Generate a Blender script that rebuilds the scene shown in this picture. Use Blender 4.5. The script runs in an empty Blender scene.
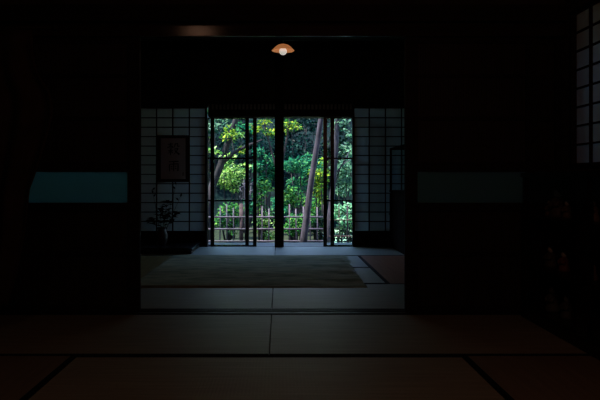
import bpy, bmesh, math, random
from mathutils import Vector, Matrix

S = bpy.context.scene
COL = S.collection

# ------------------------------------------------------------------ camera
CAM_H = 0.81
F = 617.0                                   # focal length in pixels of a 600 wide frame
cam_data = bpy.data.cameras.new('camera')
cam_data.sensor_width = 36.0
cam_data.lens = 36.0 * F / 600.0
cam_data.shift_x = 21.0 / 600.0
cam_data.shift_y = -20.5 / 600.0
cam_data.clip_start = 0.05
cam = bpy.data.objects.new('camera', cam_data)
cam.location = (0, 0.05, CAM_H)
cam.rotation_euler = (math.pi / 2, 0, 0)
COL.objects.link(cam)
S.camera = cam

# ------------------------------------------------------------------ sky, sun, exposure
world = bpy.data.worlds.new('sky')
S.world = world
world.use_nodes = True
bg = world.node_tree.nodes['Background']
_nt = world.node_tree
_tc = _nt.nodes.new('ShaderNodeTexCoord')
_sx = _nt.nodes.new('ShaderNodeSeparateXYZ')
_rp = _nt.nodes.new('ShaderNodeValToRGB')
_rp.color_ramp.elements[0].position = 0.28
_rp.color_ramp.elements[0].color = (0.66, 0.76, 0.70, 1)     # paler low in the sky
_rp.color_ramp.elements[1].position = 0.60
_rp.color_ramp.elements[1].color = (0.42, 0.80, 1.75, 1)      # deep blue overhead
_nt.links.new(_tc.outputs['Generated'], _sx.inputs['Vector'])
_nt.links.new(_sx.outputs['Z'], _rp.inputs['Fac'])
_nt.links.new(_rp.outputs['Color'], bg.inputs['Color'])
bg.inputs['Strength'].default_value = 2.7

sun_d = bpy.data.lights.new('sun', 'SUN')
sun_d.energy = 25.0
sun_d.angle = math.radians(2.0)
sun_d.color = (1.0, 0.96, 0.86)
sun = bpy.data.objects.new('sun', sun_d)
sun.rotation_euler = (math.radians(6), math.radians(-24), 0)   # high, from over the roof and the left
COL.objects.link(sun)

portal_d = bpy.data.lights.new('window_portal', 'AREA')
portal_d.shape = 'RECTANGLE'
portal_d.size, portal_d.size_y = 1.80, 1.58
portal_d.cycles.is_portal = True
portal = bpy.data.objects.new('window_portal', portal_d)
portal.location = (0.02, 7.70, 0.79)
portal.rotation_euler = (math.radians(-90), 0, 0)
COL.objects.link(portal)

# the near room's ceiling lamp, above and behind the frame
room_d = bpy.data.lights.new('ceiling_lamp', 'AREA')
room_d.shape = 'DISK'
room_d.size = 0.32
room_d.energy = 1.2
room_d.color = (1.0, 0.50, 0.30)
room = bpy.data.objects.new('ceiling_lamp', room_d)
room.location = (-0.93, 0.30, 2.53)
COL.objects.link(room)

# warm fill light added to brighten the right side floor, no fitting there
low_d = bpy.data.lights.new('warm_fill', 'POINT')
low_d.shadow_soft_size = 0.12
low_d.energy = 8.0
low_d.color = (1.0, 0.37, 0.23)
low = bpy.data.objects.new('warm_fill', low_d)
low.location = (0.55, 0.80, 1.70)
COL.objects.link(low)

S.view_settings.view_transform = 'Standard'
S.view_settings.look = 'None'
S.view_settings.exposure = 0.0
S.view_settings.gamma = 1.0
S.view_settings.use_curve_mapping = False
S.cycles.use_denoising = True
S.cycles.max_bounces = 10
S.cycles.diffuse_bounces = 6
S.cycles.transparent_max_bounces = 16
S.cycles.sample_clamp_indirect = 4.0
S.cycles.caustics_reflective = False
S.cycles.caustics_refractive = False

R = random.Random(7)


def at(px, py, d):
    """a point of the place seen at a pixel of the photograph, at distance d"""
    return Vector(((px - 279.0) * d / F, d, CAM_H + (179.5 - py) * d / F))


# ------------------------------------------------------------------ materials
def new_mat(name):
    m = bpy.data.materials.new(name)
    m.use_nodes = True
    nt = m.node_tree
    b = nt.nodes['Principled BSDF']
    return m, nt, b


def plain(name, col, rough=0.6, spec=0.5, metal=0.0):
    m, nt, b = new_mat(name)
    b.inputs['Base Color'].default_value = (*col, 1)
    b.inputs['Roughness'].default_value = rough
    b.inputs['Specular IOR Level'].default_value = spec
    b.inputs['Metallic'].default_value = metal
    return m


def noisy(name, c1, c2, scale=(4, 4, 4), rough=0.6, spec=0.4, bump=0.0, detail=5.0):
    m, nt, b = new_mat(name)
    tc = nt.nodes.new('ShaderNodeTexCoord')
    mp = nt.nodes.new('ShaderNodeMapping')
    mp.inputs['Scale'].default_value = scale
    nz = nt.nodes.new('ShaderNodeTexNoise')
    nz.inputs['Scale'].default_value = 1.0
    nz.inputs['Detail'].default_value = detail
    rp = nt.nodes.new('ShaderNodeValToRGB')
    rp.color_ramp.elements[0].position = 0.32
    rp.color_ramp.elements[1].position = 0.60
    rp.color_ramp.elements[0].color = (*c1, 1)
    rp.color_ramp.elements[1].color = (*c2, 1)
    L = nt.links.new
    L(tc.outputs['Object'], mp.inputs['Vector'])
    L(mp.outputs['Vector'], nz.inputs['Vector'])
    L(nz.outputs['Fac'], rp.inputs['Fac'])
    L(rp.outputs['Color'], b.inputs['Base Color'])
    b.inputs['Roughness'].default_value = rough
    b.inputs['Specular IOR Level'].default_value = spec
    if bump:
        bp = nt.nodes.new('ShaderNodeBump')
        bp.inputs['Strength'].default_value = bump
        bp.inputs['Distance'].default_value = 0.01
        L(nz.outputs['Fac'], bp.inputs['Height'])
        L(bp.outputs['Normal'], b.inputs['Normal'])
    return m


def tatami(name, c1, c2, along_x, spec=0.45):
    """rush matting: fine ribs across the mat plus slow colour drift"""
    m, nt, b = new_mat(name)
    L = nt.links.new
    tc = nt.nodes.new('ShaderNodeTexCoord')
    nz = nt.nodes.new('ShaderNodeTexNoise')
    nz.inputs['Scale'].default_value = 2.7
    nz.inputs['Detail'].default_value = 6.0
    mp = nt.nodes.new('ShaderNodeMapping')
    mp.inputs['Scale'].default_value = (1, 22, 1) if along_x else (22, 1, 1)
    L(tc.outputs['Object'], mp.inputs['Vector'])
    L(mp.outputs['Vector'], nz.inputs['Vector'])
    rp = nt.nodes.new('ShaderNodeValToRGB')
    rp.color_ramp.elements[0].position = 0.35
    rp.color_ramp.elements[1].position = 0.7
    rp.color_ramp.elements[0].color = (*c1, 1)
    rp.color_ramp.elements[1].color = (*c2, 1)
    L(nz.outputs['Fac'], rp.inputs['Fac'])
    L(rp.outputs['Color'], b.inputs['Base Color'])
    wv = nt.nodes.new('ShaderNodeTexWave')
    wv.wave_type = 'BANDS'
    wv.bands_direction = 'X' if along_x else 'Y'
    wv.inputs['Scale'].default_value = 22.0
    wv.inputs['Distortion'].default_value = 0.3
    L(tc.outputs['Object'], wv.inputs['Vector'])
    bp = nt.nodes.new('ShaderNodeBump')
    bp.inputs['Strength'].default_value = 0.12
    bp.inputs['Distance'].default_value = 0.002
    L(wv.outputs['Fac'], bp.inputs['Height'])
    L(bp.outputs['Normal'], b.inputs['Normal'])
    b.inputs['Roughness'].default_value = 0.5
    b.inputs['Specular IOR Level'].default_value = spec
    return m


def paper(name, col, trans):
    m, nt, b = new_mat(name)
    L = nt.links.new
    b.inputs['Base Color'].default_value = (*col, 1)
    b.inputs['Roughness'].default_value = 0.9
    b.inputs['Specular IOR Level'].default_value = 0.1
    tr = nt.nodes.new('ShaderNodeBsdfTranslucent')
    tr.inputs['Color'].default_value = (*col, 1)
    nz = nt.nodes.new('ShaderNodeTexNoise')
    nz.inputs['Scale'].default_value = 14.0
    mx = nt.nodes.new('ShaderNodeMixShader')
    mr = nt.nodes.new('ShaderNodeMapRange')
    mr.inputs['To Min'].default_value = trans * 0.85
    mr.inputs['To Max'].default_value = trans * 1.15
    L(nz.outputs['Fac'], mr.inputs['Value'])
    L(mr.outputs['Result'], mx.inputs['Fac'])
    L(b.outputs['BSDF'], mx.inputs[1])
    L(tr.outputs['BSDF'], mx.inputs[2])
    L(mx.outputs['Shader'], nt.nodes['Material Output'].inputs['Surface'])
    return m


def thin_glass(name, tint=(0.93, 0.96, 0.96), rough=0.02, ior=1.45):
    """a thin pane: mostly clear, with a real reflection"""
    m, nt, b = new_mat(name)
    L = nt.links.new
    tr = nt.nodes.new('ShaderNodeBsdfTransparent')
    tr.inputs['Color'].default_value = (*tint, 1)
    gl = nt.nodes.new('ShaderNodeBsdfGlossy')
    gl.inputs['Roughness'].default_value = rough
    fr = nt.nodes.new('ShaderNodeFresnel')
    fr.inputs['IOR'].default_value = ior
    mx = nt.nodes.new('ShaderNodeMixShader')
    ge = nt.nodes.new('ShaderNodeNewGeometry')          # reflect at the outer faces only, no trapped light inside the pane
    inv = nt.nodes.new('ShaderNodeMath')
    inv.operation = 'SUBTRACT'
    inv.inputs[0].default_value = 1.0
    mu = nt.nodes.new('ShaderNodeMath')
    mu.operation = 'MULTIPLY'
    L(ge.outputs['Backfacing'], inv.inputs[1])
    L(inv.outputs[0], mu.inputs[0])
    L(fr.outputs['Fac'], mu.inputs[1])
    L(mu.outputs[0], mx.inputs['Fac'])
    L(tr.outputs['BSDF'], mx.inputs[1])
    L(gl.outputs['BSDF'], mx.inputs[2])
    L(mx.outputs['Shader'], nt.nodes['Material Output'].inputs['Surface'])
    return m


def glow(name, col, strength, base=(0.8, 0.8, 0.8)):
    m, nt, b = new_mat(name)
    b.inputs['Base Color'].default_value = (*base, 1)
    b.inputs['Emission Color'].default_value = (*col, 1)
    b.inputs['Emission Strength'].default_value = strength
    return m


def leaf_mat(name, cols, trans=0.35):
    """each leaf its own tint of the plant's greens"""
    m, nt, b = new_mat(name)
    L = nt.links.new
    ge = nt.nodes.new('ShaderNodeNewGeometry')
    rp = nt.nodes.new('ShaderNodeValToRGB')
    els = rp.color_ramp.elements
    n = len(cols)
    while len(els) < n:
        els.new(0.5)
    for i, c in enumerate(cols):
        els[i].position = i / (n - 1)
        els[i].color = (*c, 1)
    L(ge.outputs['Random Per Island'], rp.inputs['Fac'])
    L(rp.outputs['Color'], b.inputs['Base Color'])
    b.inputs['Roughness'].default_value = 0.5
    b.inputs['Specular IOR Level'].default_value = 0.08
    tr = nt.nodes.new('ShaderNodeBsdfTranslucent')
    L(rp.outputs['Color'], tr.inputs['Color'])
    mx = nt.nodes.new('ShaderNodeMixShader')
    mx.inputs['Fac'].default_value = trans
    L(b.outputs['BSDF'], mx.inputs[1])
    L(tr.outputs['BSDF'], mx.inputs[2])
    L(mx.outputs['Shader'], nt.nodes['Material Output'].inputs['Surface'])
    return m


WOOD = noisy('dark wood', (0.009, 0.007, 0.006), (0.017, 0.013, 0.011), (2, 2, 30), 0.65, 0.15)
BEAM = noisy('polished beam wood', (0.014, 0.010, 0.008), (0.030, 0.021, 0.016), (1.5, 30, 30), 0.13, 0.5)
SILL = noisy('worn sill wood', (0.010, 0.011, 0.011), (0.018, 0.019, 0.018), (2, 30, 2), 0.42, 0.3)
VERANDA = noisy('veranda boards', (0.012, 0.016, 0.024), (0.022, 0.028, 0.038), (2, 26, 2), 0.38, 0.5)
LACQUER = plain('black lacquer', (0.006, 0.007, 0.009), 0.22, 0.5)
CHESTWOOD = noisy('dull cabinet wood', (0.006, 0.005, 0.005), (0.011, 0.009, 0.008), (3, 3, 30), 0.95, 0.03)
CLEARCASE = thin_glass('cabinet glass', (0.95, 0.97, 0.97), 0.05, 1.04)
CASEWOOD = noisy('display case wood', (0.008, 0.007, 0.007), (0.014, 0.011, 0.010), (3, 3, 30), 0.4, 0.4)
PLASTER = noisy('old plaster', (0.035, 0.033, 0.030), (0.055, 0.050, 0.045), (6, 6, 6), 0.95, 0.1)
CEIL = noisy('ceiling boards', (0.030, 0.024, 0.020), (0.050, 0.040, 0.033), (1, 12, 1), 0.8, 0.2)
SUBFLOOR = plain('subfloor', (0.02, 0.018, 0.015), 0.9, 0.1)
REED = noisy('reed', (0.016, 0.014, 0.012), (0.028, 0.024, 0.020), (40, 40, 3), 0.6, 0.3)
MAT_WIDE = tatami('rush mat laid across', (0.215, 0.235, 0.185), (0.295, 0.315, 0.250), True)
MAT_DEEP = tatami('rush mat laid lengthwise', (0.160, 0.150, 0.115), (0.215, 0.200, 0.155), False)
MAT_WARMCAST = tatami('rush mat with warm lamp cast', (0.25, 0.105, 0.050), (0.33, 0.140, 0.070), False, 0.1)  # reddish tone is the warm lamp cast painted into the mat
MAT_BROWN = tatami('brown rush mat', (0.16, 0.125, 0.035), (0.22, 0.170, 0.055), False, 0.1)  # browner than the other lengthwise mats
HERI = plain('black cloth edging', (0.006, 0.006, 0.007), 0.9, 0.1)
SHOJI = paper('shoji paper', (0.57, 0.65, 0.63), 0.35)
DIMPAPER = paper('old transom paper', (0.40, 0.42, 0.42), 0.10)
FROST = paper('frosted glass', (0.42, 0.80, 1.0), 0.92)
FROSTDIM = paper('dimmed frosted glass', (0.40, 0.58, 0.66), 0.92)  # tint darkened to stand in for the dark second door behind
GLASS = thin_glass('clear glass')
CASEGLASS = thin_glass('case glass', (0.85, 0.9, 0.92), 0.05)
RUGMAT = noisy('shaggy rug', (0.17, 0.21, 0.125), (0.36, 0.36, 0.22), (5, 14, 14), 0.95, 0.1, 0.25, 8)
CLOTH = noisy('dark brown cloth', (0.030, 0.022, 0.016), (0.045, 0.034, 0.025), (10, 10, 10), 0.95, 0.1)
CERAMIC = noisy('dark glazed pottery', (0.020, 0.022, 0.024), (0.045, 0.046, 0.048), (9, 9, 9), 0.35, 0.5)
PETAL = plain('dark petals', (0.045, 0.035, 0.040), 0.7, 0.2)
STEMG = plain('dark stems', (0.016, 0.022, 0.014), 0.7, 0.2)
LEAFD = plain('dark leaves', (0.014, 0.024, 0.018), 0.6, 0.3)
FRAME = plain('dark picture frame', (0.012, 0.009, 0.008), 0.45, 0.4)
SCROLL = paper('brown grey paper', (0.60, 0.56, 0.56), 0.5)
INK = plain('ink', (0.012, 0.012, 0.014), 0.7, 0.2)
SHADE = glow('amber shade', (1.0, 0.36, 0.12), 0.30, (0.70, 0.40, 0.22))
BLACKMETAL = plain('black metal', (0.01, 0.01, 0.01), 0.4, 0.5)
BULB = glow('lit bulb', (1.0, 0.92, 0.82), 0.52)
BARK = noisy('grey bark', (0.010, 0.009, 0.013), (0.042, 0.035, 0.048), (16, 16, 5), 0.9, 0.2, 0.6)
BARKD = noisy('dark bark', (0.010, 0.009, 0.011), (0.028, 0.023, 0.026), (16, 16, 5), 0.9, 0.2, 0.6)
BAMBOO = noisy('weathered fence bamboo', (0.034, 0.027, 0.036), (0.085, 0.070, 0.090), (8, 8, 30), 0.8, 0.2)
POSTW = noisy('weathered fence post', (0.034, 0.019, 0.022), (0.062, 0.038, 0.040), (8, 8, 20), 0.9, 0.2)
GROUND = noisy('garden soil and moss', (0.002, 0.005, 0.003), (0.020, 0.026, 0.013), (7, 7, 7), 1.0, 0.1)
LAWN = noisy('pale lawn', (0.20, 0.34, 0.20), (0.34, 0.48, 0.30), (5, 5, 5), 1.0, 0.1)
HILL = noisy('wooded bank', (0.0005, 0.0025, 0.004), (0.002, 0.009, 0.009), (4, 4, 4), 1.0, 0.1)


# ------------------------------------------------------------------ mesh helpers
class MB:
    """collects shapes that belong to one mesh"""
    def __init__(self):
        self.v, self.f = [], []

    def add(self, vs, fs):
        o = len(self.v)
        self.v += [tuple(p) for p in vs]
        self.f += [tuple(i + o for i in f) for f in fs]
        return self

    def box(self, x0, x1, y0, y1, z0, z1, bev=0.0):
        if bev <= 0:
            vs = [(x, y, z) for z in (z0, z1) for y in (y0, y1) for x in (x0, x1)]
            return self.add(vs, [(0, 2, 3, 1), (4, 5, 7, 6), (0, 1, 5, 4), (2, 6, 7, 3), (0, 4, 6, 2), (1, 3, 7, 5)])
        bm = bmesh.new()
        bmesh.ops.create_cube(bm, size=1.0)
        for v in bm.verts:
            v.co = ((x0 + x1) / 2 + v.co.x * (x1 - x0), (y0 + y1) / 2 + v.co.y * (y1 - y0), (z0 + z1) / 2 + v.co.z * (z1 - z0))
        bmesh.ops.bevel(bm, geom=bm.edges[:], offset=bev, segments=2, affect='EDGES')
        bm.verts.index_update()
        self.add([v.co[:] for v in bm.verts], [[v.index for v in f.verts] for f in bm.faces])
        bm.free()
        return self

    def tube(self, pts, radii, n=10, cap=True):
        pts = [Vector(p) for p in pts]
        if not isinstance(radii, (list, tuple)):
            radii = [radii] * len(pts)
        vs, fs = [], []
        up = Vector((0.13, 0.21, 0.97))
        for i, p in enumerate(pts):
            d = (pts[min(i + 1, len(pts) - 1)] - pts[max(i - 1, 0)]).normalized()
            u = up if abs(d.dot(up)) < 0.95 else Vector((1, 0.1, 0))
            a = d.cross(u).normalized()
            b = d.cross(a).normalized()
            for k in range(n):
                t = 2 * math.pi * k / n
                vs.append(p + (a * math.cos(t) + b * math.sin(t)) * radii[i])
        for i in range(len(pts) - 1):
            for k in range(n):
                k2 = (k + 1) % n
                fs.append((i * n + k, i * n + k2, (i + 1) * n + k2, (i + 1) * n + k))
        if cap:
            fs.append(tuple(range(n - 1, -1, -1)))
            fs.append(tuple((len(pts) - 1) * n + k for k in range(n)))
        return self.add(vs, fs)

    def lathe(self, c, prof, n=24, cap=True):
        vs, fs = [], []
        for r, z in prof:
            for k in range(n):
                t = 2 * math.pi * k / n
                vs.append((c[0] + r * math.cos(t), c[1] + r * math.sin(t), c[2] + z))
        for i in range(len(prof) - 1):
            for k in range(n):
                k2 = (k + 1) % n
                fs.append((i * n + k, i * n + k2, (i + 1) * n + k2, (i + 1) * n + k))
        if cap:
            fs.append(tuple(range(n - 1, -1, -1)))
            fs.append(tuple((len(prof) - 1) * n + k for k in range(n)))
        return self.add(vs, fs)

    def ball(self, c, rx, ry=None, rz=None, n=14):
        ry = rx if ry is None else ry
        rz = rx if rz is None else rz
        m = n // 2
        vs, fs = [(c[0], c[1], c[2] - rz)], []
        for i in range(1, m):
            a = math.pi * i / m
            for k in range(n):
                t = 2 * math.pi * k / n
                vs.append((c[0] + rx * math.sin(a) * math.cos(t), c[1] + ry * math.sin(a) * math.sin(t), c[2] - rz * math.cos(a)))
        vs.append((c[0], c[1], c[2] + rz))
        for k in range(n):
            fs.append((0, 1 + (k + 1) % n, 1 + k))
            fs.append((len(vs) - 1, 1 + (m - 2) * n + k, 1 + (m - 2) * n + (k + 1) % n))
        for i in range(m - 2):
            for k in range(n):
                k2 = (k + 1) % n
                fs.append((1 + i * n + k, 1 + i * n + k2, 1 + (i + 1) * n + k2, 1 + (i + 1) * n + k))
        return self.add(vs, fs)

    def leaf(self, p, d, nrm, ln, wd, bend=0.15):
        d = d.normalized()
        s = d.cross(nrm)
        if s.length < 1e-4:
            s = d.cross(Vector((0.3, 0.5, 0.8)))
        s.normalize()
        u = s.cross(d).normalized()
        vs = [p, p + d * ln * 0.45 + s * wd * 0.5 + u * ln * bend, p + d * ln, p + d * ln * 0.45 - s * wd * 0.5 + u * ln * bend]
        return self.add(vs, [(0, 1, 2, 3)])

    def build(self, name, mat, parent=None, smooth=False):
        off = Vector((0, 0, 0))
        q = parent
        while q is not None:
            off += q.location
            q = q.parent
        if parent is None:
            # a one-mesh thing sits at the middle of its own base
            xs = [p[0] for p in self.v]; ys = [p[1] for p in self.v]; zs = [p[2] for p in self.v]
            off = Vector(((min(xs) + max(xs)) / 2, (min(ys) + max(ys)) / 2, min(zs)))
        me = bpy.data.meshes.new(name)
        me.from_pydata([(p[0] - off.x, p[1] - off.y, p[2] - off.z) for p in self.v], [], self.f)
        me.update()
        if smooth:
            for p in me.polygons:
                p.use_smooth = True
        me.materials.append(mat)
        o = bpy.data.objects.new(name, me)
        COL.objects.link(o)
        if parent is None:
            o.location = off
        else:
            o.parent = parent
        return o


def tag(o, label, cat, group=None, kind=None):
    o['label'] = label
    o['category'] = cat
    if group:
        o['group'] = group
    if kind:
        o['kind'] = kind
    return o


def thing(name, loc, label, cat, group=None, kind=None):
    o = bpy.data.objects.new(name, None)
    o.empty_display_size = 0.05
    o.location = loc
    COL.objects.link(o)
    return tag(o, label, cat, group, kind)


def box(*a, bev=0.0):
    return MB().box(*a, bev=bev)


# ------------------------------------------------------------------ the house
XL, XR = -1.83, 1.74            # inner faces of the side walls
Y0, Y1 = -1.6, 7.50             # behind the camera, garden side
YT0, YT1 = 3.77, 3.89           # the threshold between the two rooms
ZC = 2.56

tag(box(XL - .12, XR + .12, Y0 - .1, 7.48, -0.20, -0.05).build('floor', SUBFLOOR), 'dark boarded floor under the straw mats', 'floor', kind='structure')
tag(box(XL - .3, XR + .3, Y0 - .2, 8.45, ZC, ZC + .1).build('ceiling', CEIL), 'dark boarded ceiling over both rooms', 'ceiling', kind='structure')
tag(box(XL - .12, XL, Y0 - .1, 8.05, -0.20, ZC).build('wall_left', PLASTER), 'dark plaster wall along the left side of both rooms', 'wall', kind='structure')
wr = MB()
wr.box(XR, XR + .12, Y0 - .1, 8.05, -0.20, 0.88)
wr.box(XR, XR + .12, Y0 - .1, 8.05, 1.80, ZC)
wr.box(XR, XR + .12, 3.712, 8.05, 0.88, 1.80)
wr.box(XR, XR + .12, Y0 - .1, 1.70, 0.88, 1.80)
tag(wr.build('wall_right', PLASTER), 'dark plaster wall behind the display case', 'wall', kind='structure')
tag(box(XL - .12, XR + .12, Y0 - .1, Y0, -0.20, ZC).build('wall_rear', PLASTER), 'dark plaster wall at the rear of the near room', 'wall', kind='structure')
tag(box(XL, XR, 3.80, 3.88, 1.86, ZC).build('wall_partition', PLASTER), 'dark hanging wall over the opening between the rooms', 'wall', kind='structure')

# beams and thresholds of the opening between the rooms
lt = thing('trim_1', (0, 3.87, 1.675), 'grooved dark lintel beam over the opening, caught by an orange gleam', 'lintel', kind='structure')
q = MB()
for y0, y1, z0 in ((YT0 + .012, 3.803, 1.675), (3.803, 3.832, 1.690), (3.832, 3.846, 1.675), (3.846, 3.880, 1.690), (3.880, YT1, 1.675)):
    q.box(XL, XR, y0, y1, z0, 1.738)
q.build('grooved_underside', WOOD, lt)
box(XL, XR, YT0, YT0 + .012, 1.675, 1.738, bev=.002).build('polished_face', BEAM, lt)
tag(box(XL, XR, 3.745, 3.915, 1.760, 1.860, bev=.004).build('trim_2', WOOD), 'dark tie beam above the grooved lintel', 'beam', kind='structure')
tag(box(XL, XR, 3.80, 3.87, 1.738, 1.760).build('trim_3', WOOD), 'narrow dark fillet between lintel and tie beam', 'trim', kind='structure')
th = MB()
for y0, y1, z1 in ((3.772, 3.80, .004), (3.80, 3.835, -.004), (3.835, 3.846, .004), (3.846, 3.880, -.004), (3.880, 3.889, .004)):
    th.box(XL, XR, y0, y1, -0.05, z1)
tag(th.build('trim_4', SILL), 'dark grooved wooden threshold between the two matted rooms', 'threshold', kind='structure')

# the garden wall of the far room
wb = MB()
wb.box(XL, XR, 7.50, 7.56, 1.74, ZC)
tag(wb.build('wall_back', PLASTER), 'dark plaster wall above the paper screens and garden doors', 'wall', kind='structure')
tag(box(XL, -0.852, 7.44, 7.555, 1.682, 1.745, bev=.004).build('trim_5', WOOD), 'dark lintel over the paper screen beside the calligraphy', 'lintel', kind='structure')
tag(box(0.902, XR, 7.44, 7.555, 1.682, 1.745, bev=.004).build('trim_6', WOOD), 'dark lintel over the paper screen beside the cabinet', 'lintel', kind='structure')
tag(box(-0.852, 0.902, 7.46, 7.70, 1.564, 1.652, bev=.004).build('trim_7', WOOD), 'dark grooved lintel over the sliding glass doors', 'lintel', kind='structure')
tag(box(-0.852, 0.902, 7.44, 7.56, 1.722, 1.745).build('trim_8', WOOD), 'dark top rail over the slatted transom', 'trim', kind='structure')
tag(box(XL, XR, 7.41, 7.50, 2.36, 2.46, bev=.004).build('trim_9', WOOD), 'dark beam high on the garden wall', 'beam', kind='structure')
tr = thing('transom', (0.025, 7.50, 1.652), 'slatted transom vent over the garden doors', 'transom', kind='structure')
m = MB()
for i in range(38):
    x = -0.83 + i * 0.0462
    m.box(x, x + 0.018, 7.475, 7.50, 1.652, 1.722)
m.build('slats', WOOD, tr)
box(-0.852, 0.902, 7.503, 7.507, 1.652, 1.722).build('paper', DIMPAPER, tr)
tag(box(-0.052, 0.058, 7.425, 7.535, 0.0, ZC, bev=.006).build('post', WOOD), 'dark square post standing in the middle of the garden opening', 'post', kind='structure')
tag(box(-0.905, -0.868, 7.515, 7.555, -0.006, 1.564).build('trim_10', WOOD), 'dark jamb between the paper screen and the left glass doors', 'jamb', kind='structure')
tag(box(0.886, 0.925, 7.515, 7.555, -0.006, 1.564).build('trim_11', WOOD), 'dark jamb between the right glass doors and the paper screen', 'jamb', kind='structure')
tag(box(XL, XR, 7.50, 8.04, -0.07, -0.006, bev=.004).build('trim_12', VERANDA), 'bluish boarded veranda sill outside the far mats', 'veranda', kind='structure')
tag(box(XL - .3, XR + .3, 7.48, 8.06, -0.50, -0.072).build('trim_13', SUBFLOOR), 'dark footing under the veranda', 'footing', kind='structure')
tag(box(XL, -0.96, 8.02, 8.05, -0.006, 2.2).build('shutter_wall', WOOD), 'closed storm shutters outside the paper screen with calligraphy', 'shutter', kind='structure')
tag(box(1.02, XR, 8.02, 8.05, -0.006, 2.2).build('shutter_wall', WOOD), 'closed storm shutters outside the paper screen by the cabinet', 'shutter', kind='structure')
tag(box(XL, XR, 8.00, 8.06, 2.2, ZC).build('trim_14', WOOD), 'dark eaves board outside the veranda', 'eaves', kind='structure')


# ------------------------------------------------------------------ straw mats
def mat_at(x0, x1, y0, y1, wide, label, group, cover=None):
    g = .0028
    t = thing('tatami_mat', ((x0 + x1) / 2, (y0 + y1) / 2, -0.05), label, 'straw mat', group)
    box(x0 + g, x1 - g, y0 + g, y1 - g, -0.05, 0.0, bev=.002).build('rush_cover', cover or (MAT_WIDE if wide else MAT_DEEP), t)
    w = .028
    if wide:
        for a, b in ((y0 + g, y0 + w), (y1 - w, y1 - g)):
            box(x0 + g, x1 - g, a, b, -0.0495, 0.0012).build('cloth_edging', HERI, t)
    else:
        for a, b in ((x0 + g, x0 + w), (x1 - w, x1 - g)):
            box(a, b, y0 + g, y1 - g, -0.0495, 0.0012).build('cloth_edging', HERI, t)


XA, XB, XC, XD, XE = -1.81, -.9275, -.045, .8375, 1.72
G1, G2 = 'straw mats of the near room', 'straw mats of the far room'
mat_at(XA, XC, 2.8875, 3.77, True, 'straw mat along the threshold in the near room, on the hanging cloth side', G1)
mat_at(XC, XE, 2.8875, 3.77, True, 'straw mat along the threshold in the near room, on the display case side', G1)
mat_at(XB, XD, 2.005, 2.8875, True, 'middle straw mat at the bottom edge of the picture', G1)
mat_at(XA, XB, 1.1225, 2.8875, False, 'straw mat at the bottom left corner, turned away from the camera', G1)
mat_at(XD, XE, 1.1225, 2.8875, False, 'straw mat at the bottom right corner in front of the display case', G1)
mat_at(XB, XD, 1.1225, 2.005, True, 'straw mat just below the picture, nearest the camera', G1)
tag(box(XA, XE, -1.6, 1.12, -0.05, 0.0).build('floor_boards', WOOD), 'dark floor boards behind the camera', 'floor', kind='structure')
mat_at(XA, XC, 3.89, 4.8525, True, 'straw mat just past the threshold in front of the rug, left of the seam', G2)
mat_at(XC, XE, 3.89, 4.8525, True, 'straw mat just past the threshold in front of the rug, right of the seam', G2)
mat_at(XB, XD, 4.8525, 5.735, True, 'straw mat under the front half of the rug', G2)
mat_at(XB, XD, 5.735, 6.6175, True, 'straw mat under the back half of the rug', G2)
mat_at(XA, XB, 4.8525, 6.6175, False, 'brown straw mat at the left end of the rug before the low platform', G2, MAT_BROWN)
mat_at(XD, XE, 4.8525, 6.6175, False, 'reddish brown straw mat right of the rug by the far cabinet', G2, MAT_WARMCAST)
mat_at(XA, XC, 6.6175, 7.4975, True, 'bluish lit straw mat by the garden doors, left of the post', G2)
mat_at(XC, XE, 6.6175, 7.4975, True, 'bluish lit straw mat by the garden doors, right of the post', G2)


# ------------------------------------------------------------------ reed sliding doors
def reed_door(n, x0, x1, y0, y1, label, pane):
    t = thing('door_%d' % n, ((x0 + x1) / 2, (y0 + y1) / 2, -0.004), label, 'sliding door', kind='structure')
    st = .075 if x1 - x0 > .4 else .04
    yc = (y0 + y1) / 2
    for a, b in ((x0, x0 + st), (x1 - st, x1)):
        box(a, b, y0, y1, -0.004, 1.676, bev=.003).build('stile', WOOD, t)
    zs = ((-0.004, .040), (.345, .368), (.615, .668), (.857, .915), (1.170, 1.195), (1.430, 1.452), (1.640, 1.676))
    for a, b in zs:
        box(x0 + st, x1 - st, y0 + .002, y1 - .002, a, b).build('rail', WOOD, t)
    for i in range(len(zs) - 1):
        a, b = zs[i][1], zs[i + 1][0]
        if i == 2:
            box(x0 + st, x1 - st, yc - .002, yc + .002, a, b).build('glass_panel', pane, t)['label'] = 'frosted glass strip at sitting height'
            continue
        q = MB()
        q.box(x0 + st, x1 - st, yc + .003, yc + .006, a, b)
        k = int((x1 - x0 - 2 * st) / .0155)
        for j in range(k):
            xx = x0 + st + .008 + j * .0155
            q.tube([(xx, yc - .002, a), (xx, yc - .002, b)], .0045, 5, cap=False)
        q.build('reed_panel', REED, t)


reed_door(5, -1.76, -.847, 3.803, 3.832, 'reed sliding door with a frosted glass strip left of the opening', FROST)
reed_door(6, .768, 1.58, 3.803, 3.832, 'reed sliding door with a frosted glass strip right of the opening', FROSTDIM)
reed_door(7, 1.535, XR, 3.848, 3.876, 'narrow end of a reed sliding door in the corner behind the display case', FROST)
tag(box(XL, -1.762, 3.79, 3.88, 0.004, 1.675).build('trim_15', WOOD), 'dark corner post at the hanging cloth end of the threshold', 'post', kind='structure')


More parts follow.
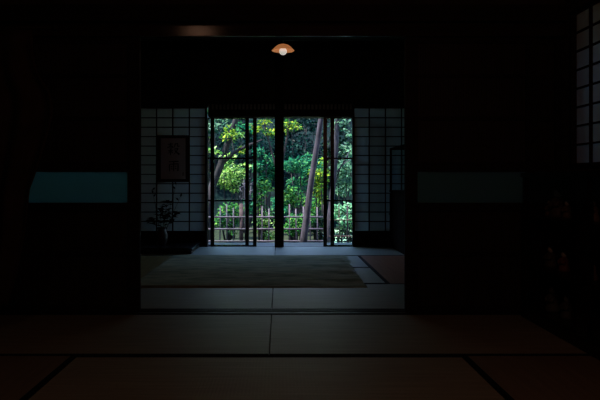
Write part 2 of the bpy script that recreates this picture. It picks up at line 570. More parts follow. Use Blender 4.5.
# ------------------------------------------------------------------ shoji
def shoji(name, x0, x1, y, z0, z1, cols, rows, dado, label, cat, kind=None):
    t = thing(name, ((x0 + x1) / 2, y, z0), label, cat, kind=kind)
    s = .022
    for a, b in ((x0, x0 + s), (x1 - s, x1)):
        box(a, b, y - .016, y + .016, z0, z1, bev=.002).build('stile', WOOD, t)
    box(x0 + s, x1 - s, y - .015, y + .015, z1 - .016, z1).build('rail', WOOD, t)
    box(x0 + s, x1 - s, y - .015, y + .015, z0, z0 + .03).build('rail', WOOD, t)
    zd = z0 + dado
    if dado > .05:
        box(x0 + s, x1 - s, y - .015, y + .015, zd - .02, zd).build('rail', WOOD, t)
        box(x0 + s, x1 - s, y - .004, y + .004, z0 + .03, zd - .02).build('dado_panel', WOOD, t)
    box(x0 + s, x1 - s, y + .004, y + .006, zd, z1 - .016).build('paper', SHOJI, t)
    q = MB()
    for c in cols:
        q.box(c - .0065, c + .0065, y - .010, y + .004, zd, z1 - .016)
    h = (z1 - .016 - zd) / rows
    for i in range(1, rows):
        q.box(x0 + s, x1 - s, y - .008, y + .004, zd + i * h - .0058, zd + i * h + .0058)
    q.build('lattice', WOOD, t)
    return t


shoji('shoji_screen', -1.82, -.868, 7.497, 0.0, 1.684, [-1.671, -1.477, -1.282, -1.082], 13, .19,
      'white paper lattice screen behind the framed calligraphy and the vase', 'paper screen')
shoji('shoji_screen', .886, XR - .005, 7.497, 0.0, 1.684, [1.088, 1.284, 1.479, 1.66], 13, .19,
      'white paper lattice screen right of the garden doors, behind the cabinet', 'paper screen')

# paper window on the right wall, over the display case
t = thing('window_1', (XR, 2.63, 0.88), 'paper lattice window in the wall above the display case', 'window', kind='structure')
q = MB()
for a, b in ((1.70, 1.725), (3.69, 3.712)):
    q.box(XR - .015, XR + .03, a, b, .88, 1.80)
q.box(XR - .015, XR + .03, 1.70, 3.712, .88, .905)
q.box(XR - .015, XR + .03, 1.70, 3.712, 1.78, 1.80)
q.build('window_frame', WOOD, t)
q = MB()
for k in range(1, 10):
    q.box(XR + .0, XR + .016, 3.69 - k * .182 - .005, 3.69 - k * .182 + .005, .905, 1.78)
for k in range(1, 8):
    z = .905 + k * .1094
    q.box(XR + .002, XR + .016, 1.725, 3.69, z - .005, z + .005)
q.build('lattice', WOOD, t)
box(XR + .016, XR + .018, 1.725, 3.69, .905, 1.78).build('paper', SHOJI, t)
tag(box(XR + .51, XR + .56, 1.2, 4.1, -.2, ZC).build('shutter_wall', WOOD), 'unseen dark board added outside to dim the paper window', 'shutter', kind='structure')  # unseen board, added to hold daylight back from the paper


# ------------------------------------------------------------------ sliding glass doors to the garden
def glass_door(n, x0, x1, y, label, muntins=True):
    t = thing('door_%d' % n, ((x0 + x1) / 2, y, -.006), label, 'sliding glass door', kind='structure')
    w = .045
    for a, b in ((x0, x0 + w), (x1 - w, x1)):
        box(a, b, y - .016, y + .016, -.006, 1.566, bev=.002).build('stile', LACQUER, t)
    box(x0 + w, x1 - w, y - .014, y + .014, 1.553, 1.566).build('rail', LACQUER, t)
    box(x0 + w, x1 - w, y - .014, y + .014, -.006, .010).build('rail', LACQUER, t)
    for z in (1.068, .552):
        box(x0 + w, x1 - w, y - .010, y + .010, z - .009, z + .009).build('glazing_bar', LACQUER, t)
    box(x0 + w, x1 - w, y - .0015, y + .0015, .010, 1.553).build('glass', GLASS, t)


glass_door(1, -.834, -.272, 7.572, 'dark framed sliding glass door pushed left, the nearer of the two')
glass_door(2, -.912, -.368, 7.612, 'dark framed sliding glass door pushed left, behind the nearer one')
glass_door(3, .540, 1.100, 7.572, 'dark framed sliding glass door pushed right, the nearer of the two')
glass_door(4, .630, 1.190, 7.612, 'dark framed sliding glass door pushed right, behind the nearer one')


# ------------------------------------------------------------------ rug
def make_rug():
    x0, x1, y0, y1 = -1.13, .675, 4.66, 6.58
    nx, ny = 120, 120
    q = MB()
    rr = random.Random(3)
    vs, fs = [], []
    ph = [rr.uniform(0, 6.28) for _ in range(8)]
    for j in range(ny + 1):
        v = j / ny
        for i in range(nx + 1):
            u = i / nx
            x = x0 + (x1 - x0) * u
            y = y0 + (y1 - y0) * v
            e = min(u * 1.83, (1 - u) * 1.83, v * 1.92, (1 - v) * 1.92)
            z = .013 * min(1, (e / .03)) ** .5 if e > 0 else .001
            z += min(1, e / .05) * (.004 * math.sin(7 * y + 1.1 * x + ph[0]) + .010 * math.sin(15 * y - 2.3 * x + ph[1]) * u ** 2
                                    + .004 * math.sin(31 * y + 4 * x + ph[2]) * u ** 2 + rr.uniform(-.0012, .0012))
            if i == nx:
                x += rr.uniform(-.016, .016) + .010 * math.sin(14 * y + ph[3]) + .012 * math.sin(33 * y + ph[4]) + (v - .5) * .085
            if i == 0:
                x += .008 * math.sin(11 * y + ph[5])
            if j == 0:
                y += .006 * math.sin(9 * x + ph[6])
            vs.append((x, y, max(.0015, z)))
    for j in range(ny):
        for i in range(nx):
            a = j * (nx + 1) + i
            fs.append((a, a + 1, a + nx + 2, a + nx + 1))
    q.add(vs, fs)
    o = q.build('rug', RUGMAT, None, smooth=True)
    tag(o, 'rumpled thick dark olive brown rug lying on the straw mats', 'rug')
    return o


make_rug()

# ------------------------------------------------------------------ low platform, vase and flowers
p = thing('display_platform', (-1.38, 7.1, .0015), 'low black wooden platform under the vase', 'platform')
box(-1.82, -.94, 6.74, 7.475, .035, .066, bev=.004).build('top_board', LACQUER, p)
box(-1.80, -.955, 6.76, 7.46, .0015, .036).build('plinth', WOOD, p)

VX, VY, VZ = -1.344, 7.12, .066
v = thing('vase', (VX, VY, VZ), 'dark pottery vase holding the flowers on the low platform', 'vase')
MB().lathe((VX, VY, VZ), [(.045, 0), (.052, .012), (.070, .06), (.072, .10), (.058, .145), (.040, .168), (.041, .176)], 24).build('body', CERAMIC, v, True)
MB().lathe((VX, VY, VZ), [(.041, .174), (.053, .196), (.049, .197), (.034, .180)], 24, cap=False).build('rim', CERAMIC, v, True)


def stem_pts(top, sway, n=8):
    p0 = Vector((VX, VY, VZ + .175)) + Vector((sway.x * .06, sway.y * .06, 0))
    out = []
    for i in range(n):
        s = i / (n - 1)
        p = p0.lerp(top, s) + Vector((0, 0, .06 * math.sin(math.pi * s))) * (1 - abs(sway.x))
        out.append(p)
    return out


def bloom(top, sway, rad, label, petals=14, rng=R):
    t = thing('flower', (VX, VY, VZ + .17), label, 'flower', 'flowers in the dark vase')
    pts = stem_pts(top, sway)
    MB().tube(pts, .003, 6).build('stem', STEMG, t)
    q = MB()
    for ring, rr, el in ((petals, rad, .25), (petals - 4, rad * .8, .7), (petals - 7, rad * .5, 1.1)):
        for k in range(ring):
            a = 2 * math.pi * k / ring + rng.uniform(-.1, .1)
            d = Vector((math.cos(a) * math.cos(el), math.sin(a) * math.cos(el), math.sin(el)))
            q.leaf(top, d, Vector((0, 0, 1)), rr, rr * .5, .12)
    q.build('petals', PETAL, t)
    MB().ball(top, rad * .22, n=10).build('flower_heart', STEMG, t, True)
    q = MB()
    for k in range(16):
        s = pts[2 + k % 6]
        a = rng.uniform(0, 6.28)
        q.leaf(s, Vector((math.cos(a), math.sin(a) * .6, rng.uniform(-.3, .4))), Vector((0, 0, 1)), rng.uniform(.06, .10), rng.uniform(.035, .06))
    q.build('leaves', LEAFD, t)


for px, py, rad, lab in ((152, 219, .050, 'dark flower drooping lowest at the left of the vase'),
                         (160, 210, .055, 'dark leafy flower left of centre above the vase'),
                         (168, 202, .050, 'dark flower standing highest of the full blooms'),
                         (167, 216, .045, 'dark flower low in the middle of the bunch'),
                         (176, 213, .052, 'dark flower leaning out at the right of the bunch')):
    tp = at(px, py, VY)
    tp.y += R.uniform(-.05, .05)
    bloom(tp, Vector(((px - 163) / 16, R.uniform(-.5, .5), 0)), rad, lab)


def twig(top, sway, label, buds):
    t = thing('twig', (VX, VY, VZ + .17), label, 'twig', 'twigs in the dark vase')
    pts = stem_pts(top, sway, 10)
    MB().tube(pts, [.003 - .0002 * i for i in range(10)], 6).build('stem', STEMG, t)
    q = MB()
    for i in range(buds):
        s = pts[-1 - i]
        q.leaf(s, Vector((R.uniform(-1, 1), R.uniform(-.5, .5), .8)), Vector((0, 1, .2)), .05, .022)
    q.build('leaves', LEAFD, t)


twig(at(177, 185, VY), Vector((.6, .1, 0)), 'tall thin twig rising highest from the vase', 2)
twig(at(153, 190, VY), Vector((-.5, .1, 0)), 'thin twig with small leaves leaning left over the flowers', 3)
twig(at(181, 197, VY), Vector((.9, -.1, 0)), 'short thin twig leaning right over the flowers', 2)

# ------------------------------------------------------------------ framed calligraphy
FY = 7.466
fx0, fx1 = (157.3 - 279) * FY / F, (190.3 - 279) * FY / F
fz0, fz1 = CAM_H + (179.5 - 182) * FY / F, CAM_H + (179.5 - 135.5) * FY / F
c = thing('framed_calligraphy', ((fx0 + fx1) / 2, FY, fz0), 'dark framed calligraphy of two brushed characters hung on the paper screen', 'calligraphy')
fw = .050
q = MB()
q.box(fx0, fx0 + fw, FY, FY + .020, fz0, fz1, bev=.003)
q.box(fx1 - fw, fx1, FY, FY + .020, fz0, fz1, bev=.003)
q.box(fx0 + fw, fx1 - fw, FY, FY + .020, fz0, fz0 + .036, bev=.003)
q.box(fx0 + fw, fx1 - fw, FY, FY + .020, fz1 - .036, fz1, bev=.003)
q.build('frame', FRAME, c)
box(fx0 + fw, fx1 - fw, FY + .011, FY + .015, fz0 + .036, fz1 - .036).build('paper', SCROLL, c)
pw0, pw1, ph0, ph1 = fx0 + fw, fx1 - fw, fz0 + .036, fz1 - .036


def brush(strokes, cx, cz, size, y):
    """brush strokes given on a 100 x 100 square (y down), each a list of (x, y, width)"""
    q = MB()
    for st in strokes:
        pts = []
        for i in range(len(st) - 1):
            for k in range(5):
                s = k / 5
                pts.append(tuple(st[i][j] * (1 - s) + st[i + 1][j] * s for j in range(3)))
        pts.append(st[-1])
        vs, fs = [], []
        for i, (x, yy, w) in enumerate(pts):
            a, b = pts[max(0, i - 1)], pts[min(len(pts) - 1, i + 1)]
            dx, dy = b[0] - a[0], b[1] - a[1]
            ln = math.hypot(dx, dy) or 1
            nx_, ny_ = -dy / ln, dx / ln
            for sgn in (-1, 1):
                X = cx + (x + nx_ * sgn * w / 2 - 50) / 100 * size
                Z = cz - (yy + ny_ * sgn * w / 2 - 50) / 100 * size
                vs.append((X, y, Z))
                vs.append((X, y + .001, Z))
        for i in range(len(pts) - 1):
            o = i * 4
            fs += [(o, o + 4, o + 6, o + 2), (o, o + 1, o + 5, o + 4), (o + 2, o + 6, o + 7, o + 3)]
        q.add(vs, fs)
    return q


koku = [
    [(8, 14, 6), (46, 10, 7)], [(27, 2, 7), (27, 26, 7)], [(14, 27, 5), (42, 25, 6)],
    [(7, 34, 8), (5, 44, 5)], [(8, 35, 5), (46, 32, 6), (42, 43, 4)], [(18, 43, 5), (36, 41, 5)],
    [(38, 48, 5), (22, 53, 7)], [(7, 64, 6), (47, 60, 7)], [(27, 52, 8), (26, 96, 8)],
    [(26, 64, 7), (6, 86, 3)], [(28, 66, 6), (44, 80, 9)],
    [(62, 8, 8), (60, 26, 7), (52, 38, 3)], [(62, 9, 6), (82, 7, 7), (81, 28, 7), (94, 29, 5), (95, 22, 3)],
    [(56, 50, 6), (84, 45, 8), (72, 68, 6), (50, 92, 3)], [(58, 56, 6), (72, 74, 9), (96, 92, 13)]]
ame = [
    [(10, 12, 8), (90, 8, 9)], [(16, 32, 10), (14, 62, 9), (17, 92, 6)],
    [(17, 33, 7), (86, 28, 9), (85, 86, 10), (76, 84, 4)], [(50, 12, 9), (49, 90, 9)],
    [(28, 47, 7), (37, 54, 9)], [(28, 66, 7), (38, 73, 9)], [(62, 45, 7), (71, 52, 9)], [(62, 64, 7), (72, 71, 9)]]
pcx = (pw0 + pw1) / 2
brush(koku, pcx + .004, ph1 - .130, .155, FY + .0095).build('brushed_character', INK, c)
brush(ame, pcx + .006, ph0 + .152, .145, FY + .0095).build('brushed_character', INK, c)
sig = [[(30, 10, 12), (70, 8, 12)], [(50, 4, 12), (48, 40, 12)], [(24, 48, 11), (74, 44, 13), (60, 70, 10)], [(34, 60, 10), (30, 94, 12)], [(30, 92, 10), (76, 90, 12)]]
brush(sig, pw1 - .030, ph0 + .060, .040, FY + .0095).build('signature', INK, c)

# ------------------------------------------------------------------ far cabinet by the right wall
CX0, CX1, CY0, CY1 = 1.325, XR - .004, 6.05, 7.465
k = thing('cabinet', ((CX0 + CX1) / 2, (CY0 + CY1) / 2, .0015), 'dark cabinet with a glazed upper half against the far right wall', 'cabinet')
box(CX0 + .02, CX1, CY0, CY1, .0015, .07).build('plinth', CHESTWOOD, k)
q = MB()
q.box(CX0 + .018, CX1, CY0, CY1, .07, .66)
q.box(CX0, CX1, CY0 - .005, CY1, .66, .684, bev=.003)
q.build('body', CHESTWOOD, k)
for i in range(3):
    a = CY0 + .01 + i * .468
    d = box(CX0, CX0 + .018, a, a + .452, .085, .645, bev=.003).build('door', CHESTWOOD, k)
    MB().ball((CX0 - .008, a + (.40 if i % 2 == 0 else .05), .40), .011, n=10).build('knob', BLACKMETAL, d, True)
q = MB()
ux0 = CX0 + .005
for y in (CY0 + .01, CY1 - .022):
    q.box(ux0, ux0 + .022, y, y + .022, .684, 1.165)
    q.box(CX1 - .022, CX1, y, y + .022, .684, 1.165)
q.box(ux0, CX1, CY0 + .01, CY1, 1.165, 1.185)
q.build('upper_frame', CHESTWOOD, k)
box(ux0 + .022, CX1 - .022, CY0 + .02, CY1 - .01, .93, .942).build('shelf', CLEARCASE, k)
for i in range(2):
    y = CY0 + .032 + i * .68
    box(ux0 + .010 + .004 * i, ux0 + .013 + .004 * i, y, y + .678, .684, 1.165).build('glass_pane', CLEARCASE, k)
box(ux0 + .022, CX1 - .022, CY1 - .012, CY1 - .009, .684, 1.165).build('glass_pane', CLEARCASE, k)

# ------------------------------------------------------------------ pendant lamp
LP = at(283, 51.5, 5.7)
l = thing('pendant_lamp', (LP.x, LP.y, ZC), 'small lit pendant lamp with an amber dome shade hanging in the far room', 'lamp')
MB().lathe((LP.x, LP.y, ZC), [(.045, -.022), (.05, -.012), (.05, 0.0)], 20).build('ceiling_rose', BLACKMETAL, l, True)
MB().tube([(LP.x, LP.y, ZC - .02), (LP.x, LP.y, LP.z + .060)], .004, 8).build('cord', BLACKMETAL, l)
MB().lathe((LP.x, LP.y, LP.z), [(.011, .062), (.013, .060), (.013, .036), (.011, .03)], 16).build('socket', BLACKMETAL, l, True)
prof = [(.014, .050), (.030, .048), (.050, .041), (.070, .026), (.090, .006), (.104, -.008), (.101, -.010), (.086, .004), (.067, .022), (.048, .036), (.029, .043), (.014, .045)]
MB().lathe((LP.x, LP.y, LP.z + .006), prof, 36, cap=False).build('shade', SHADE, l, True)
MB().ball((LP.x, LP.y, LP.z - .008), .035, n=18).build('bulb', BULB, l, True)
pl = bpy.data.lights.new('pendant_light', 'POINT')
pl.energy = 6.5
pl.color = (1.0, .62, .34)
pl.shadow_soft_size = .037
po = bpy.data.objects.new('pendant_light', pl)
po.location = (0, 0, LP.z - .008 - ZC)
po.parent = l
COL.objects.link(po)

# ------------------------------------------------------------------ glazed display case and its small figures
DX0, DX1, DY0, DY1 = 1.44, XR - .004, 1.85, 3.70
dc = thing('display_case', ((DX0 + DX1) / 2, (DY0 + DY1) / 2, .0015), 'black glazed display case along the right wall of the near room', 'display case')
box(DX0 - .008, DX1, DY0, DY1, .0015, .055, bev=.003).build('plinth', CASEWOOD, dc)
box(DX0 - .010, DX1, DY0, DY1 + .005, .822, .850, bev=.003).build('top_board', LACQUER, dc)
box(DX1 - .012, DX1, DY0 + .02, DY1 - .02, .055, .822).build('back_panel', CASEWOOD, dc)
for y in (DY1 - .035, 2.93, DY0):
    w = .115 if y == 2.93 else .035
    box(DX0, DX0 + .03, y, y + w, .055, .822, bev=.002).build('post', LACQUER, dc)
for y in (DY1 - .02, DY0):
    box(DX0 + .03, DX1 - .012, y, y + .02, .055, .822).build('end_panel', CASEWOOD, dc)
for z in (.292, .588):
    box(DX0 + .03, DX1 - .012, DY0 + .02, DY1 - .02, z, z + .012).build('shelf', CASEWOOD, dc)
for a, b in ((3.045, DY1 - .035), (DY0 + .035, 2.93)):
    box(DX0 + .012, DX0 + .015, a, b, .055, .822).build('glass_pane', CASEGLASS, dc)

SKIN = plain('pale doll face', (0.80, 0.74, 0.66), 0.5)
HAIR = plain('doll hair', (0.01, 0.01, 0.01), 0.4)


def doll(px, shelf, h, robe, label, X=1.575):
    d = F * X / (px - 279.0)
    z = {0: .055, 1: .304, 2: .600}[shelf]
    m_ = plain('robe', tuple(min(.8, 1.8 * c_) for c_ in robe), .6)
    t = thing('doll', (X, d, z), label, 'doll', 'small dolls in the display case')
    MB().lathe((X, d, z), [(.30 * h, 0), (.27 * h, .12 * h), (.20 * h, .35 * h), (.21 * h, .52 * h), (.14 * h, .64 * h), (.06 * h, .68 * h)], 16).build('robe', m_, t, True)
    q = MB()
    for s in (-1, 1):
        q.tube([(X - .02 * h, d + s * .17 * h, z + .60 * h), (X - .14 * h, d + s * .24 * h, z + .42 * h), (X - .22 * h, d + s * .08 * h, z + .36 * h)], [.07 * h, .10 * h, .06 * h], 8)
    q.build('sleeves', m_, t, True)
    hd = MB()
    hd.ball((X, d, z + .80 * h), .13 * h, .13 * h, .155 * h, 14)
    hd.ball((X - .13 * h, d, z + .79 * h), .02 * h, .02 * h, .03 * h, 8)
    hd.build('head', SKIN, t, True)
    q = MB()
    q.ball((X + .035 * h, d, z + .85 * h), .135 * h, .145 * h, .145 * h, 14)
    q.ball((X + .03 * h, d, z + 1.0 * h), .06 * h, .06 * h, .05 * h, 10)
    q.build('hair', HAIR, t, True)


doll(554, 2, .165, (.10, .07, .06), 'pale faced doll standing tallest on the top shelf of the display case')
doll(546, 2, .095, (.16, .10, .06), 'short brown robed doll at the far end of the top shelf')
doll(563, 2, .100, (.14, .09, .05), 'short brown robed doll next to the broad post on the top shelf')
doll(547, 1, .125, (.10, .08, .06), 'grey brown doll at the far end of the middle shelf')
doll(560, 1, .115, (.20, .06, .04), 'red robed doll on the middle shelf of the display case')
doll(549, 0, .150, (.12, .12, .11), 'pale grey doll on the bottom shelf of the display case')
doll(563, 0, .130, (.10, .10, .10), 'grey doll next to the broad post on the bottom shelf')
doll(588, 2, .120, (.18, .12, .09), 'brown doll on the top shelf at the picture edge')
doll(586, 1, .120, (.18, .12, .09), 'brown doll on the middle shelf at the picture edge')

# ------------------------------------------------------------------ dark cloth hanging at the left
HY = 3.30
hr = thing('wall_rail', (XL, HY, 1.60), 'dark wooden arm on the left wall carrying the hanging cloth', 'rail')
MB().tube([(XL, HY, 1.61), (-1.18, HY, 1.61)], .012, 10).build('arm', WOOD, hr, True)
MB().ball((-1.175, HY, 1.61), .020, n=12).build('knob', WOOD, hr, True)
box(XL, XL + .015, HY - .05, HY + .05, 1.55, 1.67, bev=.003).build('bracket', WOOD, hr)
prof = [(36, 31), (38, 60), (43, 76), (55, 94), (58, 108), (57, 120), (51, 142), (41, 172), (34, 190), (29, 230), (18, 280), (9, 306)]
q = MB()
nu, nv = 34, 40
vs, fs = [], []


def prof_at(z):
    zs = [(at(a, b, HY).z, at(a, b, HY).x) for a, b in prof]
    for i in range(len(zs) - 1):
        if zs[i][0] >= z >= zs[i + 1][0]:
            s = (zs[i][0] - z) / (zs[i][0] - zs[i + 1][0])
            return zs[i][1] * (1 - s) + zs[i + 1][1] * s
    return zs[0][1] if z > zs[0][0] else zs[-1][1]


ztop, zbot = 1.603, .132
for j in range(nv + 1):
    z = ztop + (zbot - ztop) * j / nv
    xr = prof_at(z)
    for i in range(nu + 1):
        u = i / nu
        x = -1.80 + (xr + 1.80) * u
        y = HY + .028 * math.sin(u * 22 + .8 * math.sin(j * .12)) * min(1, .2 + j / 12)
        vs.append((x, y, z))
for j in range(nv):
    for i in range(nu):
        a = j * (nu + 1) + i
        fs.append((a, a + 1, a + nu + 2, a + nu + 1))
q.add(vs, fs)
o = q.build('hanging_cloth', CLOTH, None, True)
sm = o.modifiers.new('thickness', 'SOLIDIFY')
sm.thickness = .006
tag(o, 'dark brown cloth draped in folds at the left edge of the near room', 'cloth')

# ------------------------------------------------------------------ garden
GZ = -0.45
q = MB()
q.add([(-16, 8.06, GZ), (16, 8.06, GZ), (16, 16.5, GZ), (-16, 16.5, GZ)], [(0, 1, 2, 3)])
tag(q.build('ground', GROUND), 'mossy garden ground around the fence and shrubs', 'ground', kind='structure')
q = MB()
q.add([(.95, 11.0, GZ + .01), (5.0, 11.0, GZ + .01), (6.0, 15.5, GZ + .01), (.9, 15.5, GZ + .01)], [(0, 1, 2, 3)])
tag(q.build('lawn', LAWN), 'pale sunlit lawn seen behind the fence at the right', 'lawn', kind='structure')
q = MB()
vs, fs = [], []
n1, n2 = 60, 14
for j in range(n2 + 1):
    for i in range(n1 + 1):
        x = -16 + 32 * i / n1
        s = j / n2
        y = 16.4 + 6.5 * s
        z = GZ + 5.9 * s ** .8 + (.35 * math.sin(x * 1.3 + s * 4) + .2 * math.sin(x * 3.1 + 2)) * s
        vs.append((x, y, z))
for j in range(n2):
    for i in range(n1):
        a = j * (n1 + 1) + i
        fs.append((a, a + 1, a + n1 + 2, a + n1 + 1))
q.add(vs, fs)
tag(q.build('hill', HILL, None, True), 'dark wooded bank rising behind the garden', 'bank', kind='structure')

# ---- fence
FYY = 10.5
fe = thing('bamboo_fence', (0, FYY, GZ), 'weathered open bamboo lattice fence across the garden', 'fence')
for z in (.172, -.03, -.235):
    MB().tube([(-2.4, FYY - .022, z), (.80, FYY - .022, z + .004)], .014, 8).build('rail', BAMBOO, fe, True)
px = 172
poles = []
x = -2.3
while x < .80:
    if min(abs(x - pp) for pp in (-.638, -2.1)) > .05:
        h = .36 + R.uniform(-.05, .04)
        poles.append(x)
        MB().tube([(x, FYY, GZ), (x + R.uniform(-.012, .012), FYY, h)], .0115, 7).build('pole', BAMBOO, fe, True)
    x += .118
for x in (-.638, -2.1):
    MB().tube([(x, FYY + .005, GZ), (x, FYY + .005, .40)], .036, 10).build('post', POSTW, fe, True)

fd = thing('stick_fence', (1.65, FYY + .12, GZ), 'darker thin stick fence on the lawn side, seen through the right glass doors', 'fence')
for z in (.118, -.16):
    MB().tube([(.86, FYY + .10, z), (2.4, FYY + .10, z + .004)], .010, 8).build('rail', POSTW, fd, True)
x = .90
while x < 2.4:
    thick = abs(x - 1.18) < .07
    MB().tube([(x, FYY + .12, GZ), (x + R.uniform(-.01, .01), FYY + .12, .33 + R.uniform(-.05, .05))], .016 if thick else .008, 7).build('pole', BARKD if thick else POSTW, fd, True)
    x += .135

# ---- plants
PAL = {  # palest tints paint white highlights and sky sparkle into the leaf colours
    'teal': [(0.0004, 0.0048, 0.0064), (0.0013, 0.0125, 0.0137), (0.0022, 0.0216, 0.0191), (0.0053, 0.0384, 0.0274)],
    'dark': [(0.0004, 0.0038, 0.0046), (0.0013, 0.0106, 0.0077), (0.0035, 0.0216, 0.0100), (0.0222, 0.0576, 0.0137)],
    'green': [(0.0012, 0.0293, 0.0212), (0.0033, 0.0711, 0.0423), (0.0085, 0.1170, 0.0573), (0.0198, 0.1672, 0.0705), (0.0905, 0.2842, 0.0882)],
    'mid': [(0.0026, 0.0243, 0.0121), (0.0094, 0.0810, 0.0234), (0.0252, 0.1538, 0.0334), (0.0755, 0.2429, 0.0401), (0.1573, 0.2915, 0.0469)],
    'lime': [(0.0040, 0.0440, 0.0152), (0.0246, 0.1232, 0.0243), (0.1145, 0.2464, 0.0243), (0.2781, 0.3696, 0.0243), (0.4088, 0.4400, 0.0365)],
    'bright': [(0.0085, 0.0647, 0.0200), (0.0679, 0.2033, 0.0401), (0.2039, 0.3696, 0.0669), (0.3567, 0.5082, 0.1070), (0.5944, 0.7392, 0.3678)],
    'pale': [(0.0085, 0.0440, 0.0328), (0.0424, 0.1320, 0.0738), (0.1189, 0.2464, 0.1396), (0.2888, 0.4048, 0.2790)],
    'mint': [(0.0377, 0.1760, 0.0988), (0.1207, 0.3168, 0.1673), (0.2416, 0.4576, 0.2584), (0.4151, 0.6160, 0.3800)],
}
LM = {k_: leaf_mat('leaves ' + k_, v_, .38) for k_, v_ in PAL.items()}


def foliage(center, r, n, size, clumps, rng, flat=.6):
    """leaves gathered in clumps on and inside a rounded crown"""
    q = MB()
    cl = []
    for _ in range(clumps):
        while True:
            p = Vector((rng.uniform(-1, 1), rng.uniform(-1, 1), rng.uniform(-1, 1)))
            if .30 < p.length < 1:
                break
        cl.append(p)
    for i in range(n):
        cpt = cl[i % clumps]
        d = Vector((rng.gauss(0, 1), rng.gauss(0, 1), rng.gauss(0, 1))).normalized()
        rad = .34 * rng.uniform(.55, 1.0)
        p = cpt + Vector((d.x * rad, d.y * rad, d.z * rad * flat))
        w = Vector((center.x + p.x * r[0], center.y + p.y * r[1], center.z + p.z * r[2]))
        if w.z < GZ + .02:
            w.z = GZ + rng.uniform(.02, .12)
        dr = Vector((d.x + rng.uniform(-.6, .6), d.y + rng.uniform(-.6, .6), d.z * .5 + rng.uniform(-.7, .3)))
        nm = Vector((d.x * .6 + rng.uniform(-.5, .5), d.y * .6 + rng.uniform(-.5, .5), .7))
        s = size * rng.uniform(.65, 1.25)
        q.leaf(w, dr, nm, s, s * .55, rng.uniform(-.1, .2))
    return q


def shrub(px, py, rxp, ryp, d, pal, n, size, label, name='shrub', clumps=16, cat='shrub', group='shrubs beyond the garden fence', seed=0):
    rng = random.Random(seed * 31 + int(px * 7 + py))
    c_ = at(px, py, d)
    rx, rz = rxp * d / F, ryp * d / F
    t = thing(name, (c_.x, c_.y, GZ), label, cat, group)
    foliage(c_, (rx, rx * .8, rz), n, size, clumps, rng).build('foliage', LM[pal], t)
    q = MB()
    for s_ in range(4):
        a = s_ * 1.57 + rng.uniform(-.3, .3)
        top = c_ + Vector((math.cos(a) * rx * .5, math.sin(a) * rx * .4, rz * .3))
        base = Vector((c_.x + math.cos(a) * .05, c_.y + math.sin(a) * .05, GZ))
        q.tube([base, base.lerp(top, .5) + Vector((rng.uniform(-.05, .05), rng.uniform(-.05, .05), 0)), top], [.022, .016, .007], 7)
    q.build('stems', BARKD, t, True)
    return t


def tree(name, trunk, radii, label, crowns, bark, branches=(), seed=1, group=None):
    rng = random.Random(seed)
    base = trunk[0]
    t = thing(name, (base.x, base.y, base.z), label, 'tree', group)
    MB().tube(trunk, radii, 12).build('trunk', bark, t, True)
    for b, r in branches:
        MB().tube(b, r, 8).build('branch', bark, t, True)
    for (cpt, r, n, size, pal, clumps) in crowns:
        foliage(cpt, r, n, size, clumps, rng).build('foliage', LM[pal], t)
    return t


# the leaning grey tree right of the post
d = 10.1
tr_pts = [Vector((at(303, 246, d).x - .02, d, GZ)), at(304, 236, d), at(308, 205, d), at(312, 175, d), at(317, 145, d), at(321, 118, d), at(325, 92, d), at(334, 40, d)]
tree('leaning_tree', tr_pts, [.070, .060, .052, .048, .046, .044, .040, .028],
     'leaning grey purple tree trunk right of the post, in front of the fence',
     [(at(318, 4, d - .3), (.6, .5, .5), 400, .09, 'lime', 14)], BARK,
     [([tr_pts[6], at(315, 60, d), at(300, 20, d)], [.03, .02, .01])], 4)
d = 11.3
t2 = [Vector((at(327, 250, d).x, d, GZ)), at(328, 235, d), at(331, 205, d), at(334, 175, d), at(336, 145, d), at(337, 118, d), at(338, 80, d), at(336, 30, d)]
tree('straight_tree', t2, [.070, .058, .052, .048, .045, .042, .038, .026],
     'slim upright trunk seen through the right glass doors', 
     [(at(362, 20, d + .6), (.6, .5, .5), 400, .09, 'pale', 14), (at(346, 128, d), (.27, .3, .20), 130, .075, 'pale', 8)], BARK,
     [([t2[5], at(343, 95, d), at(358, 50, d + .4)], [.03, .018, .01]), ([t2[3], at(340, 168, d), at(350, 150, d)], [.022, .014, .007]),
      ([at(333, 190, d), at(341, 165, d), at(353, 158, d)], [.02, .014, .007])], 5)
d = 11.8
t3 = [Vector((at(205, 250, d).x, d, GZ)), at(208, 215, d), at(213, 185, d), at(221, 165, d), at(228, 142, d), at(236, 120, d), at(244, 92, d), at(250, 50, d)]
tree('dark_maple', t3, [.10, .085, .075, .068, .058, .050, .042, .025],
     'dark forked leaning maple at the left of the garden view',
     [(at(225, 135, d - .3), (.20, .3, .16), 75, .085, 'lime', 7), (at(220, 126, d), (.22, .3, .18), 90, .085, 'pale', 8), (at(240, 127, d + .3), (.22, .3, .20), 90, .085, 'green', 7), (at(238, 136, d + .2), (.17, .2, .08), 60, .09, 'bright', 4), (at(240, 150, d + .2), (.14, .2, .10), 50, .09, 'lime', 4),
      (at(221, 150, d - .2), (.18, .2, .14), 60, .08, 'bright', 5), (at(240, 20, d), (.9, .9, .6), 500, .09, 'lime', 14)], BARKD,
     [([t3[3], at(235, 152, d), at(247, 146, d), at(262, 140, d)], [.045, .034, .026, .012]),
      ([t3[2], at(214, 160, d), at(213, 125, d)], [.06, .045, .03])], 6)
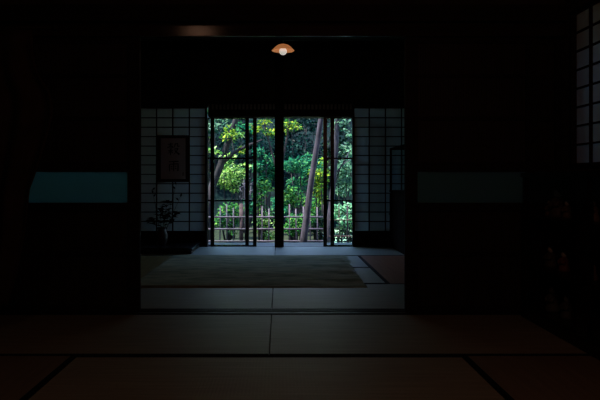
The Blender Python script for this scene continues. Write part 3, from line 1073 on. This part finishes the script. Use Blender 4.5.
# small maples whose leaves hang at the top of the view
for px, py, rx, ry, dd, pal, n, lab, sd in (
        (265, 128, .30, .17, 12.4, 'lime', 210, 'slender tree with yellow green leaves left of the post', 11),
        (289, 126, .26, .16, 12.2, 'lime', 190, 'slender tree with yellow green leaves right of the post', 12)):
    cpt = at(px, py, dd)
    b0 = Vector((.03 if px < 279 else .0, dd, GZ))
    tree('slender_tree', [b0, b0.lerp(cpt, .5) * 1 + Vector((-.35 * cpt.x, 0, .25)), cpt, cpt + Vector((.05, .1, .5))], [.030, .024, .015, .008], lab,
         [(cpt, (rx, .3, ry), n, .085, pal, 9), (cpt + Vector((-.12 if px < 279 else .22, .2, .75)), (.30, .4, .3), 160, .085, 'mid', 9)], BARKD, (), sd, 'slender trees of the garden')

SH = [
    (232, 172, 17, 18, 13.2, 'bright', 1150, .085, 'bright yellow green bush seen through the left glass door'),
    (266, 166, 15, 21, 14.0, 'green', 1200, .085, 'rounded green bush left of the post'),
    (299, 168, 20, 24, 13.8, 'green', 1700, .085, 'large rounded green bush right of the post behind the leaning trunk'),
    (292, 198, 11, 11, 12.2, 'mid', 600, .075, 'small fresh green bush below the large rounded one'),
    (319, 180, 8, 24, 13.0, 'lime', 700, .080, 'narrow yellow green bush right of the leaning trunk'),
    (344, 176, 13, 19, 14.5, 'pale', 800, .085, 'loose green bush behind the right glass doors'),
    (228, 218, 16, 15, 12.4, 'mid', 700, .070, 'low green bush behind the fence at the left'),
    (262, 192, 9, 12, 12.0, 'mid', 330, .080, 'upright leafy bush left of the post above the fence'),
    (266, 224, 13, 17, 12.0, 'bright', 600, .070, 'low yellow green bush behind the fence left of the post'),
    (297, 222, 15, 17, 11.6, 'mid', 850, .070, 'low green bush behind the fence right of the post'),
    (317, 228, 9, 16, 11.8, 'dark', 420, .070, 'low dark bush beside the foot of the leaning trunk'),
    (345, 215, 11, 13, 13.6, 'mint', 520, .085, 'pale mint green bush on the lawn behind the fence at the right'),
    (246, 206, 10, 9, 14.6, 'green', 420, .085, 'dim green bush glimpsed between the two left glass doors'),
    (282, 205, 12, 13, 14.8, 'green', 500, .085, 'dim green bush partly hidden by the post in the opening'),
    (310, 205, 9, 12, 14.9, 'mid', 450, .085, 'green bush behind the foot of the leaning trunk, above the fence'),
    (343, 236, 13, 10, 11.6, 'dark', 600, .065, 'dark ground shrub at the foot of the fence on the lawn side'),
]
for i, a in enumerate(SH):
    shrub(*a, seed=i + 1)

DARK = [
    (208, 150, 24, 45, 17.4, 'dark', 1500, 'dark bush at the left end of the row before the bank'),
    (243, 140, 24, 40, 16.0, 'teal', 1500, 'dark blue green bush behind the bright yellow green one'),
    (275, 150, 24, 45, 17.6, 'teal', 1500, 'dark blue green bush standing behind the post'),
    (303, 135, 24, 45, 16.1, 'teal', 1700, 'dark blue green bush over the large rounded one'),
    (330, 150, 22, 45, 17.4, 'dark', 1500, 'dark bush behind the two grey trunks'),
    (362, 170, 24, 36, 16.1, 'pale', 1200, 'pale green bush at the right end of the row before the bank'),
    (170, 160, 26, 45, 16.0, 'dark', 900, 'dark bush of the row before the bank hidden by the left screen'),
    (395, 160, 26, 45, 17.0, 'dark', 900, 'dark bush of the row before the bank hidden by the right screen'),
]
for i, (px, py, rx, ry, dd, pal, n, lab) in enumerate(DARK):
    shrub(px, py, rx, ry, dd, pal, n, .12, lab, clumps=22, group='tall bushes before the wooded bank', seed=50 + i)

# pale bare twigs of a shrub by the left doors
d = 11.2
bt = thing('bare_shrub', (at(246, 215, d).x, d, GZ), 'pale bare twiggy shrub showing over the fence between the left doors', 'shrub')
rng = random.Random(21)
q = MB()
b0 = Vector((at(246, 215, d).x, d, GZ))
q.tube([b0, at(246, 215, d), at(245, 195, d), at(244, 180, d)], [.026, .022, .016, .008], 7)
q.tube([at(246, 212, d), at(250, 200, d), at(251, 186, d)], [.018, .014, .008], 7)
q.build('stems', BARK, bt, True)
q = MB()
for _ in range(26):
    s = at(rng.uniform(241, 252), rng.uniform(180, 205), d + rng.uniform(-.1, .1))
    e = s + Vector((rng.uniform(-.09, .09), rng.uniform(-.08, .08), rng.uniform(-.06, .09)))
    q.tube([s, (s + e) / 2 + Vector((rng.uniform(-.02, .02), 0, rng.uniform(-.02, .02))), e], [.010, .008, .004], 6)
q.build('twigs', BAMBOO, bt, True)
